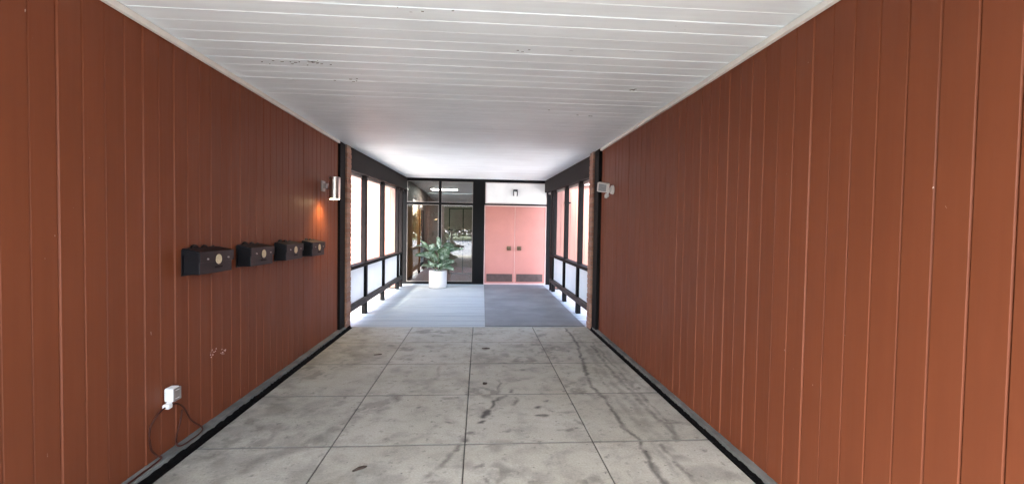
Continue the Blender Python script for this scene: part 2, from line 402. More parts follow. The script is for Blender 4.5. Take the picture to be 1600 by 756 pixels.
# ------------------------------------------------------------------ the paving : slabs with open joints
def paving():
    xs = [-1.885, -.998, -.084, .83, 1.69]; ys = [YE]
    while ys[-1] > YM: ys.append(ys[-1] - .934)
    ys[-1] = max(ys[-1], YM)
    ys = ys[::-1]
    V, F, S = [], [], []; off = 0; rr = random.Random(2)
    for i in range(4):
        for j in range(len(ys) - 1):
            g = .0018
            x0, x1, y0, y1 = xs[i] + g, xs[i + 1] - g, ys[j] + g, ys[j + 1] - g
            if y1 - y0 < .05: continue
            step = .013 if y0 > 1.5 else .05
            nx = max(4, int((x1 - x0) / step)); ny = max(4, int((y1 - y0) / step))
            ux = np.concatenate(([x0, x0 + .004], np.linspace(x0 + .012, x1 - .012, nx), [x1 - .004, x1]))
            uy = np.concatenate(([y0, y0 + .004], np.linspace(y0 + .012, y1 - .012, ny), [y1 - .004, y1]))
            X, Y = np.meshgrid(ux, uy); Z = np.full(X.shape, rr.uniform(-.0012, .0012))
            edge = np.zeros(X.shape, bool); edge[0] = edge[-1] = True; edge[:, 0] = edge[:, -1] = True
            jx = (fbm(X, Y, 30) - .5) * .004
            X2 = X + np.where(edge, jx, 0); Y2 = Y + np.where(edge, (fbm(X + 7, Y, 30) - .5) * .004, 0)
            Z = np.where(edge, -.008, Z)
            V.append(np.stack([X2, Y2, Z], -1).reshape(-1, 3)); st_ = stain(X, Y)
            st_ = np.where(edge, np.maximum(st_, .8), st_)
            tj = np.zeros(X.shape, bool); tj[:2] = tj[-2:] = True
            st_ = np.where(tj, np.maximum(st_, .62), st_); S.append(st_.reshape(-1))
            n, k = X.shape; idx = np.arange(n * k).reshape(n, k) + off
            F.append(np.stack([idx[:-1, :-1], idx[:-1, 1:], idx[1:, 1:], idx[1:, :-1]], -1).reshape(-1, 4)); off += n * k
    V, F, S = np.concatenate(V), np.concatenate(F), np.concatenate(S)
    me = bpy.data.meshes.new('concrete_pavement')
    me.vertices.add(len(V)); me.vertices.foreach_set('co', V.astype(np.float32).ravel())
    me.loops.add(F.size); me.loops.foreach_set('vertex_index', F.astype(np.int32).ravel())
    me.polygons.add(len(F)); me.polygons.foreach_set('loop_start', np.arange(0, F.size, 4, dtype=np.int32))
    me.update(calc_edges=True); me.validate()
    a = me.attributes.new('stain', 'FLOAT', 'POINT'); a.data.foreach_set('value', S.astype(np.float32))
    o = link('concrete_pavement', me, 'concrete'); tag(o, kind='structure')
    o = MB().box(-1.884, 1.689, YM + .01, YE - .002, -.11, -.012).build('joint_bed', 'filler', o)
    return o
paving()

# ground sheets
tag(MB().box(-400, 400, -400, 400, -.5, -.14).build('ground', 'courtyard'), kind='structure')
tag(MB().box(-60, 60, -30, YM, -.138, -.03).build('parking_lot', 'asphalt'), kind='structure')
tag(MB().box(-60, 60, -90, -30.02, -.136, .02).build('lawn', 'lawn'), kind='structure')
mk = MB()
for k in range(-6, 7): mk.box(k * 2.7 - .05, k * 2.7 + .05, -28, -23, -.029, -.026)
tag(mk.build('parking_lot_markings', 'paint'), kind='structure')

# deck
dk = MB(); y = YE + .004; k = 0; rr = random.Random(8)
while y < YF - .01:
    y1 = min(y + .138, YF - .003)
    dk.box(-2.06, 1.9, y + .006, y1 - .006, -.05, rr.uniform(-.001, .001), .0022); y = y1
    k += 1
o = tag(dk.build('bridge_deck', 'deck'), kind='structure')
MB().box(-2.0, 1.85, YE + .01, YF - .01, -.049, -.0035).build('deck_gap_shade', 'black', o)  # black sheet just under the boards, stands in for shade in the gaps

# kerbs
def kerb(s, xw, xk, xf):
    """grey concrete strip under the wall with a crumbly black joint in front of it"""
    rr = random.Random(4 if s < 0 else 9); kb = MB(); y = YM
    while y < 6.55:
        y1 = min(y + rr.uniform(1.4, 2.1), 6.60); a, b_ = sorted((xw + s * .05, xk + s * rr.uniform(-.002, .002)))
        kb.box(a, b_, y + .002, y1 - .002, -.1, .052 + rr.uniform(-.003, .003), .005); y = y1
    o = tag(kb.build('kerb', 'kerb'), kind='structure')
    f = MB(); n = 260; rows = []
    for i in range(n + 1):
        y = YM + (6.80 - YM) * i / n
        rows.append([f.bm.verts.new(p) for p in ((xk + s * .001, y, -.1), (xk + s * .0005, y, .034 + rr.uniform(-.007, .005)), ((xk * .6 + xf * .4), y, .010 + rr.uniform(-.005, .005)),
                                                 (xf + s * rr.uniform(-.005, .003), y, .0015), (xf - s * .0, y, -.1))])
    for i in range(n):
        for j in range(4): f.bm.faces.new((rows[i][j], rows[i][j + 1], rows[i + 1][j + 1], rows[i + 1][j]))
    f.build('joint_filler', 'filler', o)
kerb(-1, XL, -1.918, -1.884); kerb(1, XR, 1.714, 1.688)

# ------------------------------------------------------------------ ceiling
cb = boards(YM, YF, .1425, -2.16, 1.95, lambda u, v, n: (v, u, zc(u) - n), jit=.001, gw=.005, gd=.005, phase=.041)
o = tag(cb.build('ceiling', 'ceil'), kind='structure')
fl_ = MB(); rr = random.Random(17)
for cx, cy, n_, sx, sy in ((-1.27, 3.40, 16, .10, .025), (-1.22, 3.37, 7, .02, .008), (1.27, 3.72, 6, .02, .01), (-1.0, 3.75, 5, .08, .03), (.3, 3.0, 3, .1, .02), (-.35, 2.5, 3, .1, .03), (.9, 4.6, 4, .2, .1)):
    for k in range(n_):
        x_, y_ = cx + rr.gauss(0, sx), cy + rr.gauss(0, sy); q = rr.uniform(.003, .011); h_ = rr.uniform(.0012, .003)
        fl_.box(x_ - q, x_ + q, y_ - h_, y_ + h_, ZC - .0035, ZC - .0008)
fl_.build('paint_flaw', 'kerb', o)
rf = MB()
rf.hexa([(-2.5, YM - .3, 2.72), (2.3, YM - .3, 2.72), (2.3, 6.87, 2.72), (-2.5, 6.87, 2.72),
         (-2.5, YM - .3, 3.1), (2.3, YM - .3, 3.1), (2.3, 6.87, 3.1), (-2.5, 6.87, 3.1)])
rf.hexa([(-2.5, 6.871, 2.72), (2.3, 6.871, 2.72), (2.3, YF + .1, 2.86), (-2.5, YF + .1, 2.86),
         (-2.5, 6.871, 3.1), (2.3, 6.871, 3.1), (2.3, YF + .1, 3.1), (-2.5, YF + .1, 3.1)])
tag(rf.build('roof_slab', 'fascia'), kind='structure')

# ------------------------------------------------------------------ plank walls of the passage
for s, x, lab in ((-1, XL, 'red-brown plank wall carrying the four black mailboxes and the steel lamp'),
                  (1, XR, 'red-brown plank wall facing the mailboxes, with only the floodlight near its far end')):
    t = empty('plank_wall', (x, 3, 0), lab, 'wall', 'plank walls of the passage')
    bo = boards(YM, 6.42, .1335, .04, 2.69, lambda u, v, n: (x - s * n, u, v), jit=.0018, gw=.0062, gd=.0115, phase=.06 if s < 0 else .035)
    bo.build('siding', 'siding', t)
    a, b_ = sorted((x + s * .024, x + s * .22))
    MB().box(a, b_, YM, 6.42, -.1, 2.715).build('wall_core', 'black', t)
    a, b_ = sorted((x - s * .004, x - s * .034))
    tr = MB().box(a, b_, YM, 6.40, 2.660, 2.696, .003)
    tr.build('ceiling_trim', 'trim', t)
    if s < 0:
        sc = MB(); rr = random.Random(12)
        for (cy, cz) in ((3.47, .537), (3.61, .52)):
            for k in range(13):
                yy, zz = cy + rr.gauss(0, .018), cz + rr.gauss(0, .02); q = rr.uniform(.0015, .0045)
                sc.box(x + .0012, x + .0026, yy - q, yy + q, zz - q * .8, zz + q * 1.3)
        sc.build('paint_scuff', 'doortrim', t)

# corner posts and brick piers
for s, xa, xb, lab in ((-1, -1.955, -2.2, 'left'), (1, 1.715, 2.0, 'right')):
    a, b_ = sorted((xa, xb))
    lb = 'black timber corner post ending the mailbox wall' if s < 0 else 'black timber corner post ending the floodlight wall'
    tag(MB().box(a, b_, 6.425, 6.655, -.05, 2.694, .004).build('corner_post', 'black'), lb, 'post', 'corner posts at the passage end')
    lb = 'narrow brick pier between mailbox wall and bridge railing' if s < 0 else 'narrow brick pier between floodlight wall and bridge railing'
    t = empty('brick_pier', ((xa + xb) / 2, 6.76, 0), lb, 'pier', 'brick piers at the passage end')
    xi = xa - s * .028
    br = MB(); z = -.04; k = 0; rr = random.Random(6)
    while z < 2.63:
        h = .062; j = rr.uniform(-.003, .003)
        w0 = .2 if k % 2 else .095
        xs_ = [0, w0, w0 + .21]
        edges = [xi + s * q for q in (0, w0 - .01)] ; 
        a, b_ = sorted((xi + j, xi + s * (w0 - .01)))
        br.box(a, b_, 6.658 + rr.uniform(-.0, .003), 6.868 + rr.uniform(-.004, .003), z, z + h, .004)
        a, b_ = sorted((xi + s * w0, xi + s * (w0 + .2)))
        br.box(a, b_, 6.658, 6.868 + rr.uniform(-.004, .003), z, z + h, .004)
        z += h + .011; k += 1
    br.build('brickwork', 'brick', t)
    a, b_ = sorted((xi + s * .007, xi + s * .29))
    MB().box(a, b_, 6.663, 6.86, -.1, 2.694).build('mortar', 'mortar', t)

# ------------------------------------------------------------------ bridge side screens
def screen(s, xi, posts, yend, lab):
    t = empty('bridge_side_screen', (xi, 9.5, 0), lab, 'railing', 'open side screens of the bridge')
    def bx(x0, x1, *a):
        p, q = sorted((xi + s * x0, xi + s * x1)); return MB().box(p, q, *a)
    y0, y1 = 6.872, YF - .07
    p, q = sorted((xi, xi + s * .15))
    MB().hexa([(p, y0, zc(y0) - .345), (q, y0, zc(y0) - .345), (q, y1, zc(y1) - .325), (p, y1, zc(y1) - .325),
               (p, y0, zc(y0) - .012), (q, y0, zc(y0) - .012), (q, y1, zc(y1) - .012), (p, y1, zc(y1) - .012)]).build('beam', 'brown', t)
    p, q = sorted((xi + s * .10, xi + s * .17))
    MB().hexa([(p, y0, zc(y0) - .395), (q, y0, zc(y0) - .395), (q, y1, zc(y1) - .375), (p, y1, zc(y1) - .375),
               (p, y0, zc(y0) - .347), (q, y0, zc(y0) - .347), (q, y1, zc(y1) - .327), (p, y1, zc(y1) - .327)]).build('drip_trim', 'alu', t)
    for y in posts:
        bx(.035, .115, y - .06, y + .06, .905, zc(y) - .34, .004).build('mullion', 'brown', t)
        bx(.02, .115, y - .055, y + .055, .302, .845, .004).build('post', 'black', t)
        bx(.02, .10, y - .055, y + .055, .0, .208, .004).build('foot', 'black', t)
    bx(-.01, .13, y0, yend, .846, .902, .006).build('top_rail', 'brown', t)
    bx(-.005, .095, y0, yend, .21, .30, .008).build('bottom_rail', 'railbrown', t)
    ys_ = [y0] + [q for y in posts for q in (y - .057, y + .057)] + [yend]
    for a, b_ in zip(ys_[::2], ys_[1::2]):
        if b_ - a > .12: bx(.062, .074, a, b_, .303, .844).build('guard_panel', 'panel', t)
    p = bx(.0, .15, YF - .55 if s < 0 else YF - .30, YF - .068, 0, zc(YF) - .35, .004)
    return t, p
t, p = screen(-1, -1.93, (7.92, 9.36, 11.0), 11.4, 'dark bridge side screen under the left beam, nearest the potted plant')
p.bm.free()
MB().box(-2.03, -1.945, 11.36, 11.50, 0, 2.46, .004).build('end_post', 'brown', t)
t, p = screen(1, 1.74, (7.98, 9.30, 10.75), 10.95, 'dark bridge side screen under the right beam, beside the rubber mat')
p.bm.free()
MB().box(1.755, 1.84, 10.95, 11.09, 0, 2.46, .004).build('end_post', 'brown', t)

# ------------------------------------------------------------------ entrance building
eb = empty('entrance_building', (0, YF, 0), 'pink plank entrance building at the bridge end with glazed front and double doors', 'building')
# frame members (black)
fr = MB()
H = zc(YF)
fr.box(-.195, .115, YF - .03, YF + .12, 0, H - .06, .004)
fr.build('centre_post', 'black', eb)
win = MB()
win.box(-2.05, -1.945, YF - .02, YF + .09, 0, H - .06, .003)
win.box(-1.945, -.197, YF - .018, YF + .09, 2.752, H - .06, .003)
win.box(-1.945, -.197, YF - .018, YF + .09, .0, .065, .003)
win.box(-1.105, -1.035, YF - .015, YF + .08, .066, 2.751, .003)
win.box(-1.944, -1.107, YF - .012, YF + .07, 2.125, 2.185, .003)
win.box(-1.033, -.198, YF - .012, YF + .07, 2.125, 2.185, .003)
wf = win.build('storefront_window', 'black', eb)
bead = MB()
def ring(mb, x0, x1, z0, z1, y0, y1, w):
    mb.box(x0, x1, y0, y1, z0, z0 + w).box(x0, x1, y0, y1, z1 - w, z1)
    mb.box(x0, x0 + w, y0, y1, z0 + w, z1 - w).box(x1 - w, x1, y0, y1, z0 + w, z1 - w)
for (x0, x1) in ((-1.944, -1.106), (-1.034, -.198)):
    for (z0, z1) in ((.066, 2.124), (2.186, 2.751)):
        ring(bead, x0, x1, z0, z1, YF - .008, YF + .03, .011)
        MB().box(x0 + .017, x1 - .017, YF + .006, YF + .012, z0 + .017, z1 - .017).build('pane', 'glass', wf)
bead.build('glazing_bead', 'alu', wf)
df = MB()
df.box(-2.05, 1.95, YF - .025, YF + .12, H - .058, H + .02, .003)
df.box(.117, 1.81, YF - .02, YF + .1, 2.142, 2.182, .003)
df.box(1.81, 1.93, YF - .03, YF + .12, 0, H - .06, .003)
df.box(.117, .135, YF - .022, YF + .1, 2.184, H - .06)
df.box(.135, 1.81, YF - .02, YF + .1, 2.755, H - .06)
df.build('door_frame', 'black', eb)
MB().box(.137, 1.808, YF + .0, YF + .04, 2.184, 2.753, .004).build('transom_panel', 'panelwhite', eb)
tb = MB(); ring(tb, .138, 1.807, 2.185, 2.752, YF - .012, YF - .001, .022); tb.build('transom_bead', 'fascia', eb)
ft = MB()
ft.box(.117, .140, YF - .012, YF + .05, .0, 2.14, .002).box(1.782, 1.808, YF - .012, YF + .05, 0, 2.14, .002)
ft.box(.141, 1.781, YF - .012, YF + .05, 2.112, 2.14, .002); ft.box(.141, 1.781, YF - .014, YF + .05, .0, .03, .002)
ft.build('door_casing', 'doortrim', eb)
for s, x0, x1 in ((-1, .144, .945), (1, .953, 1.778)):
    d = MB().box(x0, x1, YF + .005, YF + .05, .036, 2.108, .003).build('door', 'doorpink', eb)
    MB().box(x0 + .05, x1 - .05, YF - .0005, YF + .004, .075, .285, .001).build('kick_plate', 'kick', d)
    xk = .793 if s < 0 else 1.072
    hb = MB(); ring(hb, xk - .058, xk + .058, .925, 1.04, YF - .012, YF + .004, .014)
    hb.box(xk - .043, xk + .043, YF - .003, YF + .004, .94, 1.025)
    hb.cyl((xk, YF, .982), (xk, YF - .045, .982), .014); hb.ball((xk, YF - .06, .982), .033, (1, .7, 1))
    hb.build('handle', 'brass', d, smooth=True)
    if s > 0:
        MB().box(.9455, .9525, YF + .0, YF + .012, .04, 2.105).build('astragal', 'doortrim', d)
# facade siding either side and eaves
for s, x0, x1, zt in ((-1, -14, -2.055, 2.98), (1, 1.94, 14, 2.72)):
    boards(x0, x1, .1335, -.1, zt, lambda u, v, n: (u, YF + .02 - n, v), gw=.0042, gd=.0055).build('facade_siding', 'siding_out', eb)
    MB().box(x0, x1, YF + .03, YF + .25, -.12, zt + .6).build('facade_core', 'black', eb)
    e0, e1 = (x0, -2.52) if s < 0 else (2.32, x1)
    MB().box(x0, x1, YF - .02, YF + .028, zt + .05, zt + .6).build('fascia', 'fascia', eb)
    MB().box(x0, x1, YF - .06, YF + .026, zt, zt + .048, .006).build('gutter', 'gutter', eb)
# lobby shell
lx0, lx1, ly0, ly1 = -2.02, 3.6, YF + .13, 17.4
MB().box(lx0 - .1, lx1 + .1, ly0, ly1, -.12, .0).build('lobby_floor', 'lobbyfloor', eb)
MB().box(lx0 - .1, lx1 + .1, ly0, ly1, 2.83, 3.0).build('lobby_ceiling', 'lobbyceil', eb)
MB().box(lx0, lx1, ly1, ly1 + .1, 0, 2.828).build('lobby_back_wall', 'lobbywall', eb)
MB().box(lx0 - .1, lx0, ly0, ly1, 0, 2.828).build('lobby_side_wall', 'lobbywall', eb)
MB().box(lx1, lx1 + .1, ly0, ly1, 0, 2.828).build('lobby_side_wall', 'lobbywall', eb)
MB().box(.02, 3.6, YF + .125, YF + .2, 0, 2.828).build('lobby_front_wall', 'lobbywall', eb)
hp = MB().box(lx0 + .002, lx0 + .03, 12.3, 15.0, .1, 2.1, .004)
hp.box(lx0 + .03, lx0 + .07, 12.3, 15.0, .86, .94, .006).box(lx0 + .031, lx0 + .06, 12.3, 12.42, .1, 2.1).box(lx0 + .031, lx0 + .06, 14.86, 15.0, .1, 2.1)
tag(hp.build('wood_panel', 'honey', eb))
MB().box(lx0 + .002, lx0 + .04, 15.1, 16.0, 0, 2.1, .004).build('lobby_door', 'black', eb)

# door frame added in the lobby, standing in for thin lines mirrored in the glass
t = empty('stand_in_door', (-.6, 14.6, 0), 'thin black door frame added inside the lobby for lines mirrored in the right-hand pane', 'door')
f_ = MB()
ring(f_, -1.0, -.08, .02, 2.15, 14.58, 14.63, .028); f_.box(-.56, -.53, 14.585, 14.625, .05, 2.12)
f_.box(-.97, -.56, 14.585, 14.625, 1.42, 1.445); f_.box(-.53, -.11, 14.585, 14.625, 1.42, 1.445)
f_.build('frame', 'black', t)
MB().tube([(-.46, 14.58, 1.10), (-.45, 14.52, 1.12), (-.40, 14.5, 1.13), (-.36, 14.5, 1.08), (-.36, 14.58, .98)], .013).build('handle', 'black', t, smooth=True)
# lobby ceiling light
t = empty('ceiling_light', (-1.2, 15.2, 2.8), 'lit rectangular fluorescent panel on the lobby ceiling seen through the upper panes', 'ceiling light')
lf = MB(); 
lf.box(-1.66, -.76, 15.0, 15.42, 2.79, 2.828, .004).build('housing', 'white', t)
MB().box(-1.63, -.79, 15.03, 15.39, 2.78, 2.789).build('diffuser', 'tube', t)

# small lantern on the transom
t = empty('wall_lantern', (.943, YF, 2.47), 'small black and glass lantern fixed on the white panel above the doors', 'lamp')
MB().box(.885, 1.001, YF - .12, YF - .013, 2.52, 2.565, .008).build('cap', 'black', t)
for xx in (.892, .994):
    for yy in (YF - .112, YF - .03):
        MB().cyl((xx, yy, 2.40), (xx, yy, 2.52), .007, seg=10).build('rod', 'black', t)
MB().lathe([(.0, .0), (.038, .0), (.044, .02), (.044, .13), (.0, .13)], (.943, YF - .07, 2.385)).build('lamp_glass', 'white', t, smooth=True)

# small dark fixture on the outside wall (right)
t = empty('wall_bracket', (2.37, YF, 2.245), 'small dark bracket on the sunlit siding beyond the right railing', 'bracket')
bkt = MB().box(2.28, 2.46, YF - .09, YF - .03, 2.22, 2.262, .008); bkt.box(2.35, 2.39, YF - .03, YF + .014, 2.20, 2.28, .004)
bkt.build('bracket_arm', 'black', t)

# rubber mat
tag(MB().hexa([(.10, 6.86, .0035), (1.66, 6.86, .0035), (1.72, 11.96, .0035), (.13, 11.96, .0035),
               (.10, 6.86, .011), (1.66, 6.86, .011), (1.72, 11.96, .011), (.13, 11.96, .011)]).build('door_mat', 'mat'),
    'long dark grey ribbed mat running up to the pink double doors', 'mat')

# ------------------------------------------------------------------ mailboxes
def mailbox():
    t = empty('mailbox', (0, 0, 0), 'x', 'mailbox', 'black mailboxes in a row on the plank wall')
    # local frame: x out of the wall, y along the wall, z up; origin at lower front-left corner of the back
    W, D, Hh = .40, .115, .152
    body = MB().box(.004, D - .006, .004, W - .004, .004, Hh - .002, .004)
    body.build('body', 'mailbox', t, local=True)
    MB().box(0, .004, -.012, W + .012, -.004, Hh + .022, .001).build('back_plate', 'mailbox', t, local=True)
    lid = MB()
    # sloped lid that folds over the front
    lid.hexa([(.004, -.006, Hh + .022), (.004, W + .006, Hh + .022), (D + .004, W + .006, Hh), (D + .004, -.006, Hh),
              (.004, -.006, Hh + .030), (.004, W + .006, Hh + .030), (D + .004, W + .006, Hh + .007), (D + .004, -.006, Hh + .007)])
    lid.box(D - .004, D + .004, -.006, W + .006, Hh - .068, Hh - .0005, .0015)
    for yy in (-.006, W + .001):
        lid.hexa([(.004, yy, Hh - .01), (.004, yy + .005, Hh - .01), (D - .005, yy + .005, Hh - .04), (D - .005, yy, Hh - .04),
                  (.004, yy, Hh + .021), (.004, yy + .005, Hh + .021), (D - .005, yy + .005, Hh - .0005), (D - .005, yy, Hh - .0005)])
    lid.build('lid', 'mailbox', t, local=True)
    sc = MB()
    for yc, r in ((.12, .028), (.235, .022)):
        pts = [(.004, yc + r * 1.5 * math.cos(a), Hh + .022 + r * .9 * math.sin(a)) for a in [k * math.pi / 10 for k in range(11)]]
        sc.tube(pts, .007, 8)
    sc.tube([(.004, .05 + .05 * k, Hh + .024 + .012 * math.sin(k * 1.3)) for k in range(7)], .006, 8)
    sc.build('scroll_crest', 'mailbox', t, smooth=True, local=True)
    em = MB(); c = Vector((D + .006, W / 2 + .005, Hh - .052)); r = .032
    ringp = [c + Vector((0, r * math.cos(a), r * math.sin(a))) for a in [k * 2 * math.pi / 28 for k in range(29)]]
    em.tube(ringp, .0036, 8)
    ring2 = [c + Vector((0, r * .42 * math.cos(a), r * .42 * math.sin(a))) for a in [k * 2 * math.pi / 18 for k in range(19)]]
    em.tube(ring2, .0032, 8)
    for k in range(8):
        a = k * math.pi / 4
        p = c + Vector((0, r * .70 * math.cos(a), r * .70 * math.sin(a)))
        em.ball(p, .0062, (.45, 1, 1), 10)
        em.tube([c + Vector((0, r * .2 * math.cos(a + .4), r * .2 * math.sin(a + .4))), c + Vector((0, r * .98 * math.cos(a + .4), r * .98 * math.sin(a + .4)))], .0024, 6)
    em.ball(c, .007, (.6, 1, 1), 10)
    em.build('emblem', 'ivory', t, smooth=True, local=True)
    bn = MB(); bn.box(D + .0042, D + .008, W / 2 - .038, W / 2 + .048, Hh - .112, Hh - .100, .001)
    bn.build('name_banner', 'black', t, local=True)
    for yy in (.075, .325):
        MB().cyl((D + .004, yy, Hh - .045), (D + .012, yy, Hh - .045), .006, seg=14).build('stud', 'greymetal', t, smooth=True, local=True)
    return t
mbx = mailbox()
labs = ['black mailbox nearest the camera, farthest from the steel wall lamp', 'second black mailbox from the camera along the row',
        'third black mailbox from the camera, with one more before the lamp', 'black mailbox at the far end of the row, closest below the steel lamp']
for i, y in enumerate((3.13, 3.80, 4.475, 5.145)):
    o = mbx if i == 0 else copy_tree(mbx)
    o.location = (XL + .003, y, 1.165); o['label'] = labs[i]
    o.rotation_euler = (random.uniform(-.01, .01), 0, 0)

# ------------------------------------------------------------------ steel wall lamp
t = empty('wall_lamp', (XL, 5.72, 2.0), 'lit brushed steel cylinder lamp on the plank wall beyond the mailboxes', 'lamp')
LY, LX = 5.69, -1.80
MB().box(XL + .002, XL + .022, 5.79 - .055, 5.79 + .055, 1.945, 2.075, .003).build('wall_plate', 'greymetal', t)
ar = MB().box(XL + .022, XL + .06, 5.79 - .03, 5.79 + .03, 1.985, 2.04, .003)
ar.tube([(XL + .05, 5.78, 2.045), (LX - .06, LY, 2.045)], .006, 8); ar.tube([(XL + .05, 5.78, 1.975), (LX - .06, LY, 1.975)], .006, 8)
ar.build('arm', 'greymetal', t)
shd = MB(); s_ = 40
shd.lathe([(.058, .0), (.066, .0), (.066, .268), (.060, .272), (.0, .272), ], (LX, LY, 1.845)); 
bm_ = shd.bm
o = shd.build('cylinder_shade', 'steel', t, smooth=True)
MB().lathe([(.0, -.001), (.056, -.001), (.056, .02), (.0, .02)], (LX, LY, 1.843)).build('lens', 'bulb', t, smooth=True)
sp = bpy.data.lights.new('lamp_beam', 'SPOT'); sp.energy = 1.6; sp.color = (1, .68, .30); sp.spot_size = R(115); sp.spot_blend = .8; sp.shadow_soft_size = .04
so = bpy.data.objects.new('lamp_beam', sp); COL.objects.link(so); so.parent = t
so.location = Vector((LX, LY, 1.835)) - t.location; so.rotation_euler = (0, R(24), R(0))

# ------------------------------------------------------------------ floodlight
t = empty('floodlight', (XR, 5.85, 2.07), 'white motion sensor floodlight on the plank wall opposite the steel lamp', 'floodlight')
MB().cyl((XR - .001, 5.84, 2.05), (XR - .03, 5.84, 2.05), .062, .055, 32).cyl((XR - .03, 5.84, 2.05), (XR - .055, 5.84, 2.05), .03, .026).build('wall_base', 'white', t, smooth=True)
MB().tube([(XR - .05, 5.84, 2.04), (XR - .09, 5.87, 2.03), (XR - .115, 5.9, 2.06)], .014, 10).build('arm', 'white', t, smooth=True)
hm = Matrix.Translation((XR - .12, 5.89, 2.085)) @ Matrix.Rotation(R(-38), 4, 'Z') @ Matrix.Rotation(R(10), 4, 'Y') @ Matrix.Rotation(R(14), 4, 'X')
hd = MB().box(-.078, .078, -.03, .03, -.062, .062, .008, mat=hm)
h_ = hd.build('lamp_head', 'white', t)
MB().box(-.055, .055, -.034, -.0305, -.048, .048, .001, mat=hm).build('lens', 'solar', h_)
MB().ball((XR - .085, 5.84, 1.975), .032, (1, 1, .9)).cyl((XR - .05, 5.84, 2.03), (XR - .08, 5.84, 1.99), .012, seg=12).ball((XR - .10, 5.82, 1.955), .022).build('motion_sensor', 'white', t, smooth=True)

# ------------------------------------------------------------------ outlet with cable
t = empty('power_outlet', (XL, 2.99, .41), 'white weatherproof outlet box low on the plank wall below the mailboxes', 'outlet')
ob = MB().box(XL + .002, XL + .06, 2.945, 3.018, .378, .468, .012)
ob.build('box', 'white', t)
cv = MB(); ring(cv, 0, .066, 0, .08, -.003, .003, .010)
bmesh.ops.transform(cv.bm, matrix=Matrix.Translation((XL + .064, 2.948, .383)) @ Matrix.Rotation(R(90), 4, 'Z'), verts=cv.bm.verts)
cv.box(XL + .061, XL + .066, 2.964, 2.998, .40, .446, .002); cv.build('cover_rim', 'alu', t)
MB().box(XL + .012, XL + .055, 2.915, 2.955, .345, .376, .008).cyl((XL + .03, 2.945, .362), (XL + .03, 2.97, .388), .015, seg=12).build('plug', 'white', t)
def smooth_pts(P, n=8):
    P = [Vector(p) for p in P]; out = []
    Q = [P[0]] + P + [P[-1]]
    for i in range(1, len(Q) - 2):
        for k in range(n):
            u = k / n; a, b_, c, d = Q[i - 1:i + 3]
            out.append(.5 * ((2 * b_) + (c - a) * u + (2 * a - 5 * b_ + 4 * c - d) * u * u + (3 * b_ - a - 3 * c + d) * u ** 3))
    out.append(P[-1]); return out
xw = XL + .012
cbm = MB().tube(smooth_pts([(xw + .02, 2.92, .358), (xw + .02, 2.86, .345), (xw, 2.815, .27), (xw, 2.82, .15), (xw, 2.87, .08), (xw + .03, 2.86, .064), (xw + .035, 2.70, .062), (xw + .04, 2.5, .062), (xw + .035, 2.2, .062)]), .0055, 8)
cbm.tube(smooth_pts([(xw + .018, 2.95, .358), (xw + .018, 3.03, .34), (xw + .01, 3.11, .28), (xw, 3.20, .16), (xw + .02, 3.285, .07), (xw + .05, 3.22, .063), (xw + .055, 3.12, .063), (xw + .04, 3.02, .064), (xw + .01, 3.03, .1), (xw, 3.09, .2), (xw + .004, 3.10, .27)]), .005, 8)
tag(cbm.build('extension_cord', 'cable', smooth=True), 'thin brown cord looping from the white outlet box down to the kerb', 'cord')

# ------------------------------------------------------------------ potted plant
t = empty('potted_plant', (-1.04, 11.36, 0), 'leafy plant with painted-on leaf sheen in a white cylinder pot before the glazing', 'potted plant')
MB().lathe([(.0, .002), (.205, .002), (.222, .02), (.226, .42), (.224, .435), (.207, .435), (.203, .40), (.0, .40)], (-1.04, 11.36, 0), 48).build('pot', 'pot', t, smooth=True)
MB().lathe([(.0, .402), (.2, .402), (.2, .412), (.0, .415)], (-1.04, 11.36, 0), 32).build('soil', 'soil', t)
rl = random.Random(21)
def leaf(base, az, el, length, width, pet, droop):
    """petiole + blade, returns nothing; one mesh each"""
    d = Vector((math.cos(az) * math.cos(el), math.sin(az) * math.cos(el), math.sin(el)))
    side = d.cross(Vector((0, 0, 1))).normalized(); roll = rl.uniform(-.7, .7)
    bm = bmesh.new(); pale = []
    p = Vector(base); pts = []
    for k in range(5):
        pts.append(p.copy()); p = p + d * pet / 4; d = (d + Vector((0, 0, -.05))).normalized()
    mb = MB(); mb.bm.free(); mb.bm = bm
    mb.tube(pts, .006, 6); nst = len(bm.verts); pale += [.0] * nst
    rows = []; nseg, nw = 9, 6
    side = (Matrix.Rotation(roll, 3, d) @ side)
    for i in range(nseg + 1):
        u = i / nseg
        w = width * (math.sin(math.pi * min(1, u * .90 + .08) ** .80)) ** .55 if 0 < u < 1 else .004
        nrm = side.cross(d).normalized(); row = []
        for j in range(nw + 1):
            v = (j / nw - .5) * 2
            q = p + side * v * w * .5 + nrm * (abs(v) ** 1.3 * w * .16) + nrm * .012 * math.sin(u * 11 + v * 3)
            row.append(bm.verts.new(q)); pale.append(max(0, 1 - abs(v) * 1.05) * (.55 + .45 * rl.random()))
        rows.append(row)
        p = p + d * length / nseg
        d = (d + Vector((0, 0, -droop / nseg))).normalized(); side = (side - d * side.dot(d)).normalized()
    for i in range(nseg):
        for j in range(nw): bm.faces.new((rows[i][j], rows[i][j + 1], rows[i + 1][j + 1], rows[i + 1][j]))
    me = bpy.data.meshes.new('leaf'); bm.to_mesh(me); bm.free()
    a = me.attributes.new('pale', 'FLOAT', 'POINT'); a.data.foreach_set('value', pale)
    return link('leaf', me, 'leaf', t, smooth=True)
st = MB(); bx_, by_ = -1.04, 11.36
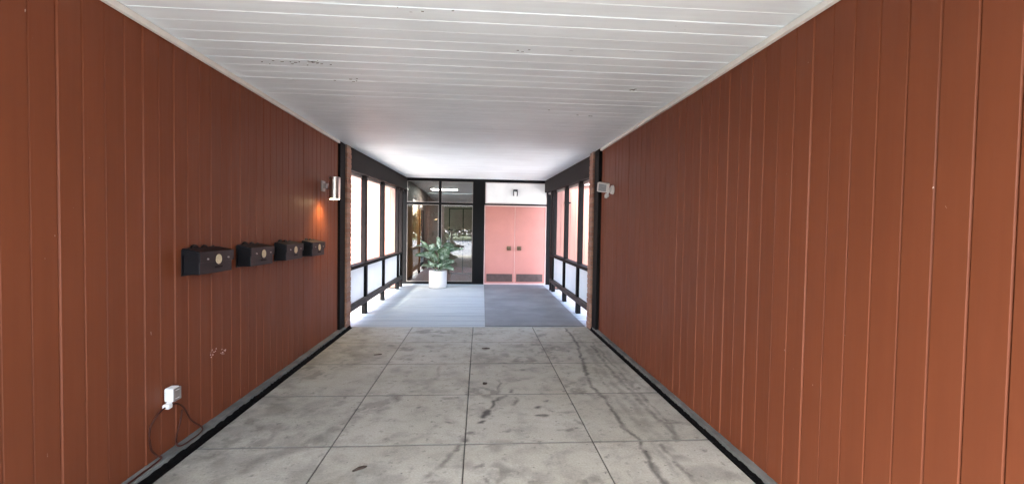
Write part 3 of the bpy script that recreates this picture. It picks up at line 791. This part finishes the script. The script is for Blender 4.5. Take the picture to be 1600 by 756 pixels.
stems = [[(bx_, by_, .40), (bx_ + .02, by_, .65), (bx_, by_ + .02, .95)], [(bx_ - .05, by_ + .03, .40), (bx_ - .11, by_, .65), (bx_ - .19, by_, .90)],
         [(bx_ + .05, by_ - .02, .40), (bx_ + .11, by_, .62), (bx_ + .19, by_, .86)]]
for s_ in stems: st.tube(smooth_pts(s_, 5), .011, 8)
st.build('stem', 'stem', t, smooth=True)
for si, s_ in enumerate(stems):
    P = smooth_pts(s_, 8)
    for k in range(9 if si == 0 else 7):
        u = .12 + .86 * k / (8 if si == 0 else 6); b0 = P[min(len(P) - 1, int(u * (len(P) - 1)))]
        az = k * 2.4 + si * 1.3 + rl.uniform(-.3, .3)
        if si == 1: az = math.pi + math.sin(k * 2.1) * 1.6
        if si == 2: az = math.sin(k * 2.3 + 1) * 1.6
        el = rl.uniform(.25, .75) + (u * .45)
        leaf(b0, az, el, rl.uniform(.28, .40), rl.uniform(.19, .27), rl.uniform(.05, .12), rl.uniform(.5, 1.3))
leaf((bx_ - .19, by_, .90), math.pi * .98, 1.0, .26, .10, .10, .2)
leaf((bx_, by_, .95), -1.5, 1.25, .30, .16, .06, .3)
leaf((bx_ + .19, by_, .86), .1, .55, .34, .16, .10, .3)

# ------------------------------------------------------------------ dry leaves on the paving
def scrap(x, y, L, W, a, lab, z=.003):
    mb = MB(); n = 8; r2 = random.Random(int(x * 100 + y * 977))
    ct, bt = [], []
    for k in range(n):
        th = k * 2 * math.pi / n; rr_ = r2.uniform(.75, 1.1)
        px, py = math.cos(th) * L * rr_, math.sin(th) * W * rr_
        q = (x + px * math.cos(a) - py * math.sin(a), y + px * math.sin(a) + py * math.cos(a))
        bt.append((*q, z)); ct.append((*q, z + .006 + r2.uniform(0, .008)))
    b1 = [mb.bm.verts.new(p) for p in bt]; c1 = [mb.bm.verts.new(p) for p in ct]; top = mb.bm.verts.new((x, y, z + .008))
    for k in range(n):
        mb.bm.faces.new((b1[k], b1[(k + 1) % n], c1[(k + 1) % n], c1[k])); mb.bm.faces.new((c1[k], c1[(k + 1) % n], top))
    mb.bm.faces.new(b1[::-1])
    tag(mb.build('dry_leaf', 'dryleaf'), lab, 'dry leaf', 'dry leaves on the paving')
scrap(.10, 5.58, .05, .022, .1, 'dark dry leaf near the middle joint, close to the deck')
scrap(-.0 + .07, 4.31, .026, .02, .3, 'small dark dry leaf right of the middle joint, halfway along')
scrap(-.73, 2.80, .05, .012, .6, 'thin dry leaf left of the middle joint, nearest the camera')
scrap(-1.18, 5.33, .045, .012, .3, 'thin dry leaf on the left slabs near the passage end')

# ------------------------------------------------------------------ trees beyond the car park (seen mirrored in the glazing)
def tree(x, y, h, r, lab, seed, n=5200):
    rt = random.Random(seed)
    t = empty('tree', (x, y, 0), lab, 'tree', 'trees beyond the car park')
    tk = MB(); tk.tube([(x, y, 0), (x + .05, y, h * .25), (x - .05, y + .05, h * .5), (x, y, h * .8)], [.18, .14, .1, .04], 10)
    for k in range(7):
        a = k * 2.4; tk.tube([(x, y, h * (.3 + .05 * k)), (x + math.cos(a) * r * .4, y + math.sin(a) * r * .4, h * (.45 + .05 * k)), (x + math.cos(a) * r * .75, y + math.sin(a) * r * .75, h * (.55 + .05 * k))], [.07, .05, .02], 6)
    tk.build('trunk', 'bark', t)
    cl = [(rt.gauss(0, r * .45), rt.gauss(0, r * .45), h * rt.uniform(.35, .92), r * rt.uniform(.25, .5)) for _ in range(26)]
    cr = MB()
    for k in range(n):
        cx, cy, cz, q = rt.choice(cl)
        p = Vector((x + cx + rt.gauss(0, q * .5), y + cy + rt.gauss(0, q * .5), cz + rt.gauss(0, q * .45)))
        a = Vector((rt.gauss(0, 1), rt.gauss(0, 1), rt.gauss(0, 1))).normalized(); b_ = a.orthogonal().normalized(); w = rt.uniform(.12, .24)
        cr.bm.faces.new([cr.bm.verts.new(p + w * v) for v in (a, b_ * .55, -a, -b_ * .55)])
    me = bpy.data.meshes.new('crown'); cr.bm.to_mesh(me); cr.bm.free(); link('crown', me, 'foliage', t)
tree(-3.6, -33, 5.5, 2.3, 'leafy tree mirrored in the left of the right-hand pane', 1)
tree(-.2, -35, 5.0, 2.2, 'leafy tree mirrored in the middle of the right-hand pane', 2)
tree(2.8, -32, 5.6, 2.4, 'wide leafy tree mirrored nearest the black centre post', 3)
hg = MB(); rt = random.Random(31)  # hedge added to keep low sky light out of the passage mouth
for k in range(14000):
    x = rt.uniform(-45, 45); p = Vector((x, -41 + rt.gauss(0, .7), max(.05, (4.3 + 1.0 * math.sin(x * .7) + .8 * math.sin(x * .23 + 1)) * rt.random() ** .6)))
    a = Vector((rt.gauss(0, 1), rt.gauss(0, 1), rt.gauss(0, 1))).normalized(); b_ = a.orthogonal().normalized(); w = rt.uniform(.2, .42)
    hg.bm.faces.new([hg.bm.verts.new(p + w * v) for v in (a, b_ * .6, -a, -b_ * .6)])
me = bpy.data.meshes.new('sky_block_hedge'); hg.bm.to_mesh(me); hg.bm.free()
tag(link('sky_block_hedge', me, 'foliage'), 'dark green hedge beyond the car park, added to block low sky light, mirrored faintly in the glazing', 'sky_block_hedge', kind='stuff')

# ------------------------------------------------------------------ sky, sun, camera
w = bpy.data.worlds.new('World'); scene.world = w; w.use_nodes = True
nt = w.node_tree; bg = nt.nodes['Background']
sky = nt.nodes.new('ShaderNodeTexSky'); sky.sky_type = 'NISHITA'; sky.sun_disc = False
ELEV, AZ = R(52), math.atan2(-.35, -.9)     # sun from behind-left
sky.sun_elevation = ELEV; sky.sun_rotation = AZ; sky.dust_density = 3; sky.air_density = 1.0
nt.links.new(sky.outputs[0], bg.inputs[0]); bg.inputs[1].default_value = .15
sd = bpy.data.lights.new('sun', 'SUN'); sd.energy = 1.25; sd.angle = R(14); sd.color = (1, .96, .9)
so = bpy.data.objects.new('sun', sd); COL.objects.link(so)
dirv = Vector((math.sin(AZ) * math.cos(ELEV), math.cos(AZ) * math.cos(ELEV), math.sin(ELEV)))
so.rotation_euler = dirv.to_track_quat('Z', 'Y').to_euler(); so.location = dirv * 30

f, yaw, pit, rol = 697.7, .07228, .02943, .01596
fw = Vector((math.sin(yaw) * math.cos(pit), math.cos(yaw) * math.cos(pit), -math.sin(pit)))
rt_ = Vector((math.cos(yaw), -math.sin(yaw), 0)); up = rt_.cross(fw)
r2 = math.cos(rol) * rt_ + math.sin(rol) * up; u2 = -math.sin(rol) * rt_ + math.cos(rol) * up
cd = bpy.data.cameras.new('camera'); cam = bpy.data.objects.new('camera', cd); COL.objects.link(cam)
cd.sensor_width = 36; cd.lens = 36 * f / 1600; cd.clip_start = .05; cd.clip_end = 2000
cam.matrix_world = Matrix(((r2.x, u2.x, -fw.x, 0), (r2.y, u2.y, -fw.y, 0), (r2.z, u2.z, -fw.z, 1.513), (0, 0, 0, 1)))
scene.camera = cam

scene.view_settings.view_transform = 'Standard'; scene.view_settings.look = 'None'
scene.view_settings.exposure = 4.0; scene.view_settings.gamma = 1; scene.view_settings.use_curve_mapping = False
scene.render.engine = 'CYCLES'
cy = scene.cycles
cy.use_denoising = True; cy.denoiser = 'OPENIMAGEDENOISE'
cy.max_bounces = 12; cy.diffuse_bounces = 8; cy.glossy_bounces = 5; cy.transparent_max_bounces = 12
cy.caustics_reflective = False; cy.caustics_refractive = False; cy.sample_clamp_indirect = 8
